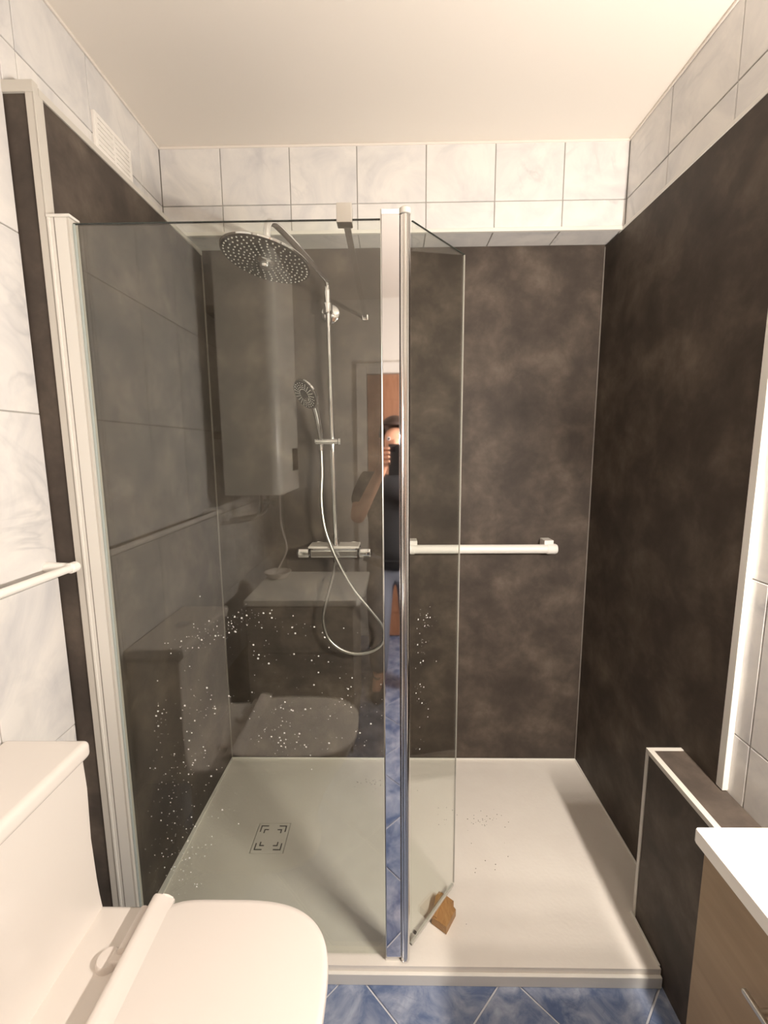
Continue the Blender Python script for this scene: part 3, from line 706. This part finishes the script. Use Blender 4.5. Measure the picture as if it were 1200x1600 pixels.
skinned('body', nd, ed, 'skin', per)
sn = {'waist': ((PX_, PY_, .98), (.160, .122)), 'hip': ((PX_, PY_, .84), (.178, .138)), 'hem': ((PX_, PY_, .755), (.186, .146)), 'chest': ((PX_, PY_, 1.15), (.172, .122)), 'collar': ((PX_, PY_, 1.30), (.085, .072))}
se = [('waist', 'hip'), ('hip', 'hem'), ('waist', 'chest'), ('chest', 'collar')]
for s, c in ((-1, 'l'), (1, 'r')):
    sn.update({c+'sh': ((PX_+s*.16, PY_, 1.265), .077), c+'sl': ((PX_+s*.20, PY_+.055, 1.12), .062)}); se += [('chest', c+'sh'), (c+'sh', c+'sl')]
skinned('shirt', sn, se, 'shirt_black', per)
tn = {'pel': ((PX_, PY_, .92), (.150, .115)), 'cr': ((PX_, PY_, .80), (.150, .108))}; te = []
for s, c in ((-1, 'l'), (1, 'r')):
    tn.update({c+'hip': ((PX_+s*.09, PY_, .76), .102), c+'kn': ((PX_+s*.095, PY_+.02, .44), .070), c+'an': ((PX_+s*.10, PY_-.01, .10), .058)}); te += [('cr', c+'hip'), (c+'hip', c+'kn'), (c+'kn', c+'an')]
skinned('trousers', tn, [('pel', 'cr')]+te, 'jeans', per)
for s in (-1, 1):
    bm = BM(); rings = []
    for z, e in ((0, 0), (.012, .002), (.045, -.004), (.075, -.012), (.10, -.02)):
        ln = 1 if z < .05 else .62
        rings.append([(PX_+s*.108+math.cos(2*math.pi*k/20)*(.048+e), PY_-.06+(.135*(1-math.sin(-2*math.pi*k/20)*1.0))*ln-.04, z) for k in range(20)])
    loft(bm, rings); obj('shoe', bm, 'shoe', per, True)
bm = BM(); bmesh.ops.create_uvsphere(bm, u_segments=28, v_segments=18, radius=1)
for v in bm.verts: v.co = Vector((PX_+v.co.x*.083, PY_-.006+v.co.y*.102, 1.528+v.co.z*.098))
bmesh.ops.delete(bm, geom=[v for v in bm.verts if v.co.z < 1.43 or (v.co.y > PY_+.035 and v.co.z < 1.572) or (v.co.y > PY_ and v.co.z < 1.49)], context='VERTS')
h = obj('hair', bm, 'hair', per, True); sm = h.modifiers.new('solid', 'SOLIDIFY'); sm.thickness = .012; sm.offset = 0
for s in (-1, 1):
    bm = BM(); bmesh.ops.create_uvsphere(bm, u_segments=16, v_segments=10, radius=.0115); bmesh.ops.translate(bm, verts=bm.verts, vec=(PX_+s*.031, PY_+.098, 1.502)); ey = obj('eye', bm, 'print_white', per, True)
    bm = BM(); lathe(bm, (PX_+s*.031, PY_+.1085, 1.502), (0, 1, 0), [(0, .006), (.0015, .005), (.002, 0)], 12); obj('pupil', bm, 'lens', ey)
    bm = BM(); lathe(bm, (PX_+s*.070, PY_+.015, 1.49), (s, 0, 0), [(0, .016), (.012, .024), (.018, .020), (.016, .010), (.012, 0)], 16); obj('ear', bm, 'skin', per, True)
ph = thing('phone', 'black phone held up in both hands of the person', 'phone', (.025, -.032, 1.41))
bm = BM(); box(bm, -.012, .062, -.036, -.028, 1.325, 1.472, .003, 3); obj('case', bm, 'black_plastic', ph, True)
bm = BM(); box(bm, -.009, .020, -.028, -.026, 1.435, 1.468, .001); cp = obj('camera_bump', bm, 'lens', ph, True)
